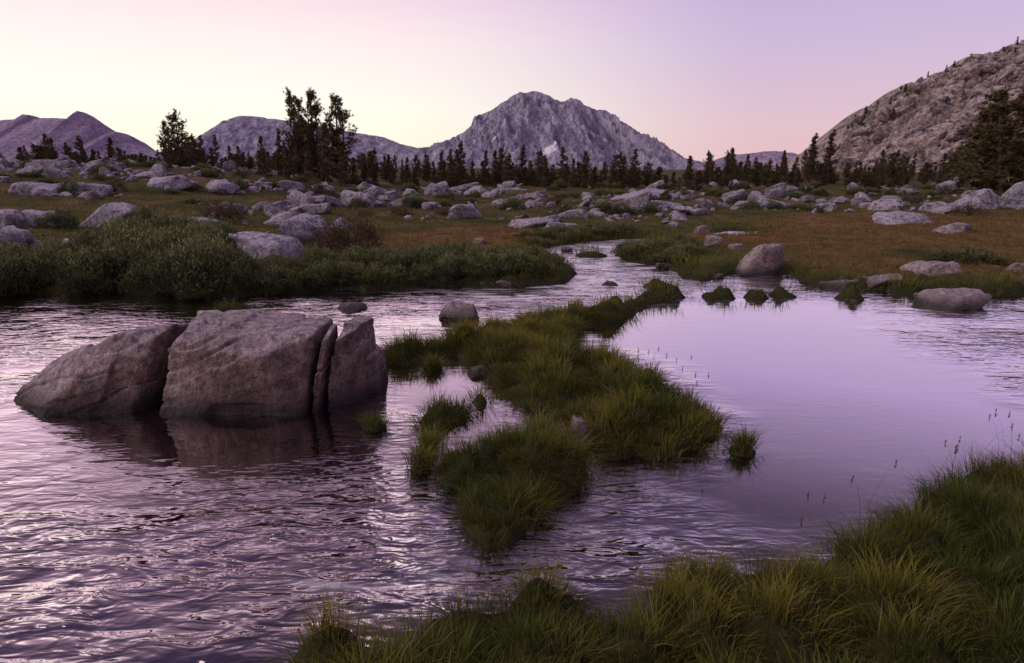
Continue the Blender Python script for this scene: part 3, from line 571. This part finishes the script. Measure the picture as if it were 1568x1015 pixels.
# ---------------------------------------------------------------- grass
def blades(root, azm, Ln, lean, wd, c0, c1, tw, levels=(0, .5)):
    n = len(root); dh = np.stack([np.cos(azm), np.sin(azm), np.zeros(n)], 1); sd = np.stack([np.cos(azm + tw), np.sin(azm + tw), np.zeros(n)], 1)
    k = len(levels); V = np.empty((n, 2 * k + 1, 3)); C = np.empty((n, 2 * k + 1, 3))
    for i, t in enumerate(list(levels) + [1.0]):
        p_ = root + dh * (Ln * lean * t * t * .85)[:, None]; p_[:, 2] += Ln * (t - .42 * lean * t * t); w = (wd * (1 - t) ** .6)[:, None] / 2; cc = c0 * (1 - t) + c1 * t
        if i < k: V[:, 2 * i] = p_ - sd * w; V[:, 2 * i + 1] = p_ + sd * w; C[:, 2 * i] = cc; C[:, 2 * i + 1] = cc
        else: V[:, 2 * k] = p_; C[:, 2 * k] = cc
    f = []
    for i in range(k - 1): a = 2 * i; f += [(a, a + 1, a + 3), (a, a + 3, a + 2)]
    f.append((2 * k - 2, 2 * k - 1, 2 * k)); f = np.array(f); m = 2 * k + 1
    return V.reshape(-1, 3), (f[None] + (np.arange(n) * m)[:, None, None]).reshape(-1, 3), C.reshape(-1, 3)
GREEN = np.array([.115, .175, .022]); YEL = np.array([.40, .35, .055]); STRAW = np.array([.52, .38, .18]); ROOT = np.array([.045, .052, .014]); RUST = np.array([.36, .20, .07])
def tuft_grass(name, X, Y, d, nb, L0, wd, rad, rusty, levels=(0, .5), tus=1.0, bright=1.0):
    h = height(X, Y, d); e = 0.03; gx = (land_sd(X + e, Y) - land_sd(X - e, Y)) / (2 * e); gy = (land_sd(X, Y + e) - land_sd(X, Y - e)) / (2 * e)
    F1, wx, wy, idn = worley(X / TS + .3 * vn(X / .5, Y / .5, None, 6), Y / TS, 17); edge_ = ss(F1, .25, .62)
    nT = len(X); tc = fbm(X / .35, Y / .35, None, 3, 301); big_ = fbm(X / 1.3, Y / 1.3, None, 2, 302)
    ids = np.repeat(np.arange(nT), nb); n = len(ids); off = rng.normal(0, 1, (n, 2)) * rad[ids][:, None]
    root = np.stack([X[ids] + off[:, 0], Y[ids] + off[:, 1], h[ids] - .01], 1)
    ew = np.exp(-np.maximum(d, 0) / .12)[ids] * .9; ta = rng.uniform(0, 6.28, nT)[ids]
    vx = off[:, 0] / rad[ids] * .5 + rng.normal(0, .4, n) + np.cos(ta) * .3 - gx[ids] * ew * 1.6 + tus * 2.0 * wx[ids]; vy = off[:, 1] / rad[ids] * .5 + rng.normal(0, .4, n) + np.sin(ta) * .3 - gy[ids] * ew * 1.6 + tus * 2.0 * wy[ids]
    azm = np.arctan2(vy, vx); mag = np.hypot(vx, vy); lean = np.clip(.2 + .42 * mag + rng.normal(0, .15, n), .05, 1.8)
    Ln = L0[ids] * rng.uniform(.5, 1.25, n) * (1 + .35 * tc[ids]) * (1 - .3 * tus * edge_[ids])
    mixy = np.clip(.36 + .7 * tc[ids] + .45 * big_[ids] + .35 * idn[ids] + rng.normal(0, .2, n), 0, 1)[:, None]; c1 = GREEN * (1 - mixy) + YEL * mixy
    st = (rng.random(n) < .07)[:, None]; c1 = np.where(st, STRAW * rng.uniform(.6, 1, (n, 1)), c1); ru = rusty[ids][:, None] * np.clip(rng.normal(.8, .25, (n, 1)), 0, 1); c1 = c1 * (1 - ru) + RUST * ru
    c1 = c1 * bright * rng.uniform(.65, 1.3, (n, 1)) * (1 - .45 * tus * edge_[ids])[:, None]; c0 = (ROOT * .9 + c1 * .16) * bright  # blades darkened between tussocks, shade put into their colour
    V, F, C = blades(root, azm, Ln, lean, wd[ids] * rng.uniform(.7, 1.3, n), c0, c1, rng.uniform(-1.2, 1.2, n) + 1.57, levels)
    return mesh_obj(name, V, F, M_grass, C)
nC = 62000; X = rng.uniform(-6, 12, nC); Y = rng.uniform(1.0, 9.5, nC); k = (np.abs(X) < .9 * Y + .6); X, Y = X[k], Y[k]; d = land_sd(X, Y); k = d > -.02; X, Y, d = X[k], Y[k], d[k]
k = Y < 4.4
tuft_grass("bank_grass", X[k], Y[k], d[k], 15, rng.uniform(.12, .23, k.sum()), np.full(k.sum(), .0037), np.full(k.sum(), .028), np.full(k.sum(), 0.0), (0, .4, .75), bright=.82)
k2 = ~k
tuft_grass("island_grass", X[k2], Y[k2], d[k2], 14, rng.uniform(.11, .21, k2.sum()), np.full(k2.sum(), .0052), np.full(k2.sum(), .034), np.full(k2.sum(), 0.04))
Xs_, Ys_ = [], []
for c, r in CIRC:
    m = 22 if r < .15 else 0; a_ = rng.uniform(0, 6.28, m); q_ = r * np.sqrt(rng.random(m)) * .8; Xs_.append(c[0] + q_ * np.cos(a_)); Ys_.append(c[1] + q_ * np.sin(a_))
Xs_, Ys_ = np.concatenate(Xs_), np.concatenate(Ys_); n_ = len(Xs_)
tuft_grass("islet_tufts", Xs_, Ys_, land_sd(Xs_, Ys_), 12, rng.uniform(.13, .2, n_), np.full(n_, .0045), np.full(n_, .02), np.zeros(n_), tus=.2)
X, Y = ring(24000, 9.5, 60, -1.0, 1.0, 1.1); d = land_sd(X, Y); k = d > 0; X, Y, d = X[k], Y[k], d[k]; me_ = meadow(X, Y)
sc = np.clip(Y / 11, .9, 3.0); Lm = np.where(d < .5, .20, .085) * rng.uniform(.8, 1.3, len(X)) * np.clip(sc, 1, 1.5); rs = np.clip(me_ * .9 + .35 * ss(Y, 22, 40), 0, 1) * ss(d, .2, 1.2)
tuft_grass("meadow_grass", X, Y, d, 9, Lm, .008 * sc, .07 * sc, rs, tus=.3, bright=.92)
A = Acc(); pts = [G(a, b_, .15) for a, b_ in [(1430, 740), (1450, 730), (1480, 725), (1500, 740), (1340, 810), (1520, 715), (1300, 850), (1545, 710), (1250, 860)]] + [G(a, b_, .15) for a, b_ in [(1000, 600), (1030, 610), (1050, 620), (960, 590), (1075, 650), (980, 585), (930, 570), (780, 690), (740, 690), (1010, 600)]]
for c in pts:
    for j in range(2):
        rt_ = np.array([[c[0] + rng.normal(0, .06), c[1] + rng.normal(0, .06), .12]]); L_ = np.array([rng.uniform(.3, .5)]); a_ = np.array([rng.uniform(0, 6.28)]); le = np.array([rng.uniform(.2, .6)])
        V, F, C = blades(rt_, a_, L_, le, np.array([.0035]), np.array([[.12, .08, .04]]), np.array([[.16, .09, .06]]), np.array([1.57]), (0, .4, .75)); A.add(V, F, C); tip = V[-1]; m = 16
        cc = tip - np.array([0, 0, 1]) * rng.uniform(0, .05, m)[:, None]; dd = rng.normal(size=(m, 3)) * .35 + np.array([0, 0, 1]); dd /= np.linalg.norm(dd, axis=1)[:, None]
        V, F, C = tris_from(cc, dd, np.full(m, .018), np.full(m, .005), np.tile([.14, .08, .06], (m, 1))); A.add(V, F, C)
V, F, C = A.get(); mesh_obj("seed_stalks", V, F, M_grass, C)

# ---------------------------------------------------------------- sky + sun
def lin(c): return tuple(((x / 255) / 12.92 if x / 255 <= .04045 else ((x / 255 + .055) / 1.055) ** 2.4) for x in c)
w = D.worlds.new("World"); scene.world = w; w.use_nodes = True; nt = w.node_tree; nt.nodes.clear(); L = nt.links
SUN_AZ = -68
sky = nt.nodes.new('ShaderNodeTexSky'); sky.sky_type = 'NISHITA'; sky.sun_disc = False; sky.sun_elevation = math.radians(2.0); sky.sun_rotation = math.radians(SUN_AZ); sky.air_density = 1.0; sky.dust_density = 1.0
b1 = nt.nodes.new('ShaderNodeBackground'); b1.inputs[1].default_value = 0.03; L.new(sky.outputs[0], b1.inputs[0])
tc = nt.nodes.new('ShaderNodeTexCoord'); sep = nt.nodes.new('ShaderNodeSeparateXYZ'); L.new(tc.outputs['Generated'], sep.inputs[0])
rR = ramp(nt, [(0.0, lin((226, 190, 194))), (0.06, lin((221, 189, 204))), (0.16, lin((202, 181, 215))), (0.28, lin((188, 166, 214))), (0.45, lin((160, 134, 176))), (1.0, lin((92, 72, 112)))])
rL = ramp(nt, [(0.0, lin((255, 248, 222))), (0.08, lin((255, 252, 240))), (0.17, lin((255, 236, 236))), (0.28, lin((236, 200, 224))), (0.45, lin((200, 162, 188))), (1.0, lin((92, 72, 112)))])
L.new(sep.outputs[2], rR.inputs[0]); L.new(sep.outputs[2], rL.inputs[0])
dt = nt.nodes.new('ShaderNodeVectorMath'); dt.operation = 'DOT_PRODUCT'; L.new(tc.outputs['Generated'], dt.inputs[0]); sa = math.radians(-36); dt.inputs[1].default_value = (math.sin(sa), math.cos(sa), 0)
mr = nt.nodes.new('ShaderNodeMapRange'); mr.interpolation_type = 'SMOOTHSTEP'; mr.inputs[1].default_value = 0.55; mr.inputs[2].default_value = 0.96; L.new(dt.outputs['Value'], mr.inputs[0])
cg = mixc(nt, mr.outputs[0], rR.outputs[0], rL.outputs[0]); b2 = nt.nodes.new('ShaderNodeBackground'); b2.inputs[1].default_value = 1.0; L.new(cg, b2.inputs[0])
ad = nt.nodes.new('ShaderNodeAddShader'); L.new(b1.outputs[0], ad.inputs[0]); L.new(b2.outputs[0], ad.inputs[1]); wo = nt.nodes.new('ShaderNodeOutputWorld'); L.new(ad.outputs[0], wo.inputs[0])
sl = D.lights.new("sun", 'SUN'); sl.energy = 1.5; sl.angle = math.radians(45); sl.color = (1.0, .86, .79); so = D.objects.new("sun", sl); scene.collection.objects.link(so)
from mathutils import Vector
a, e = math.radians(-108), math.radians(36); dv = Vector((math.sin(a) * math.cos(e), math.cos(a) * math.cos(e), math.sin(e))); so.rotation_euler = dv.to_track_quat('Z', 'Y').to_euler()
print("objects", len(D.objects))
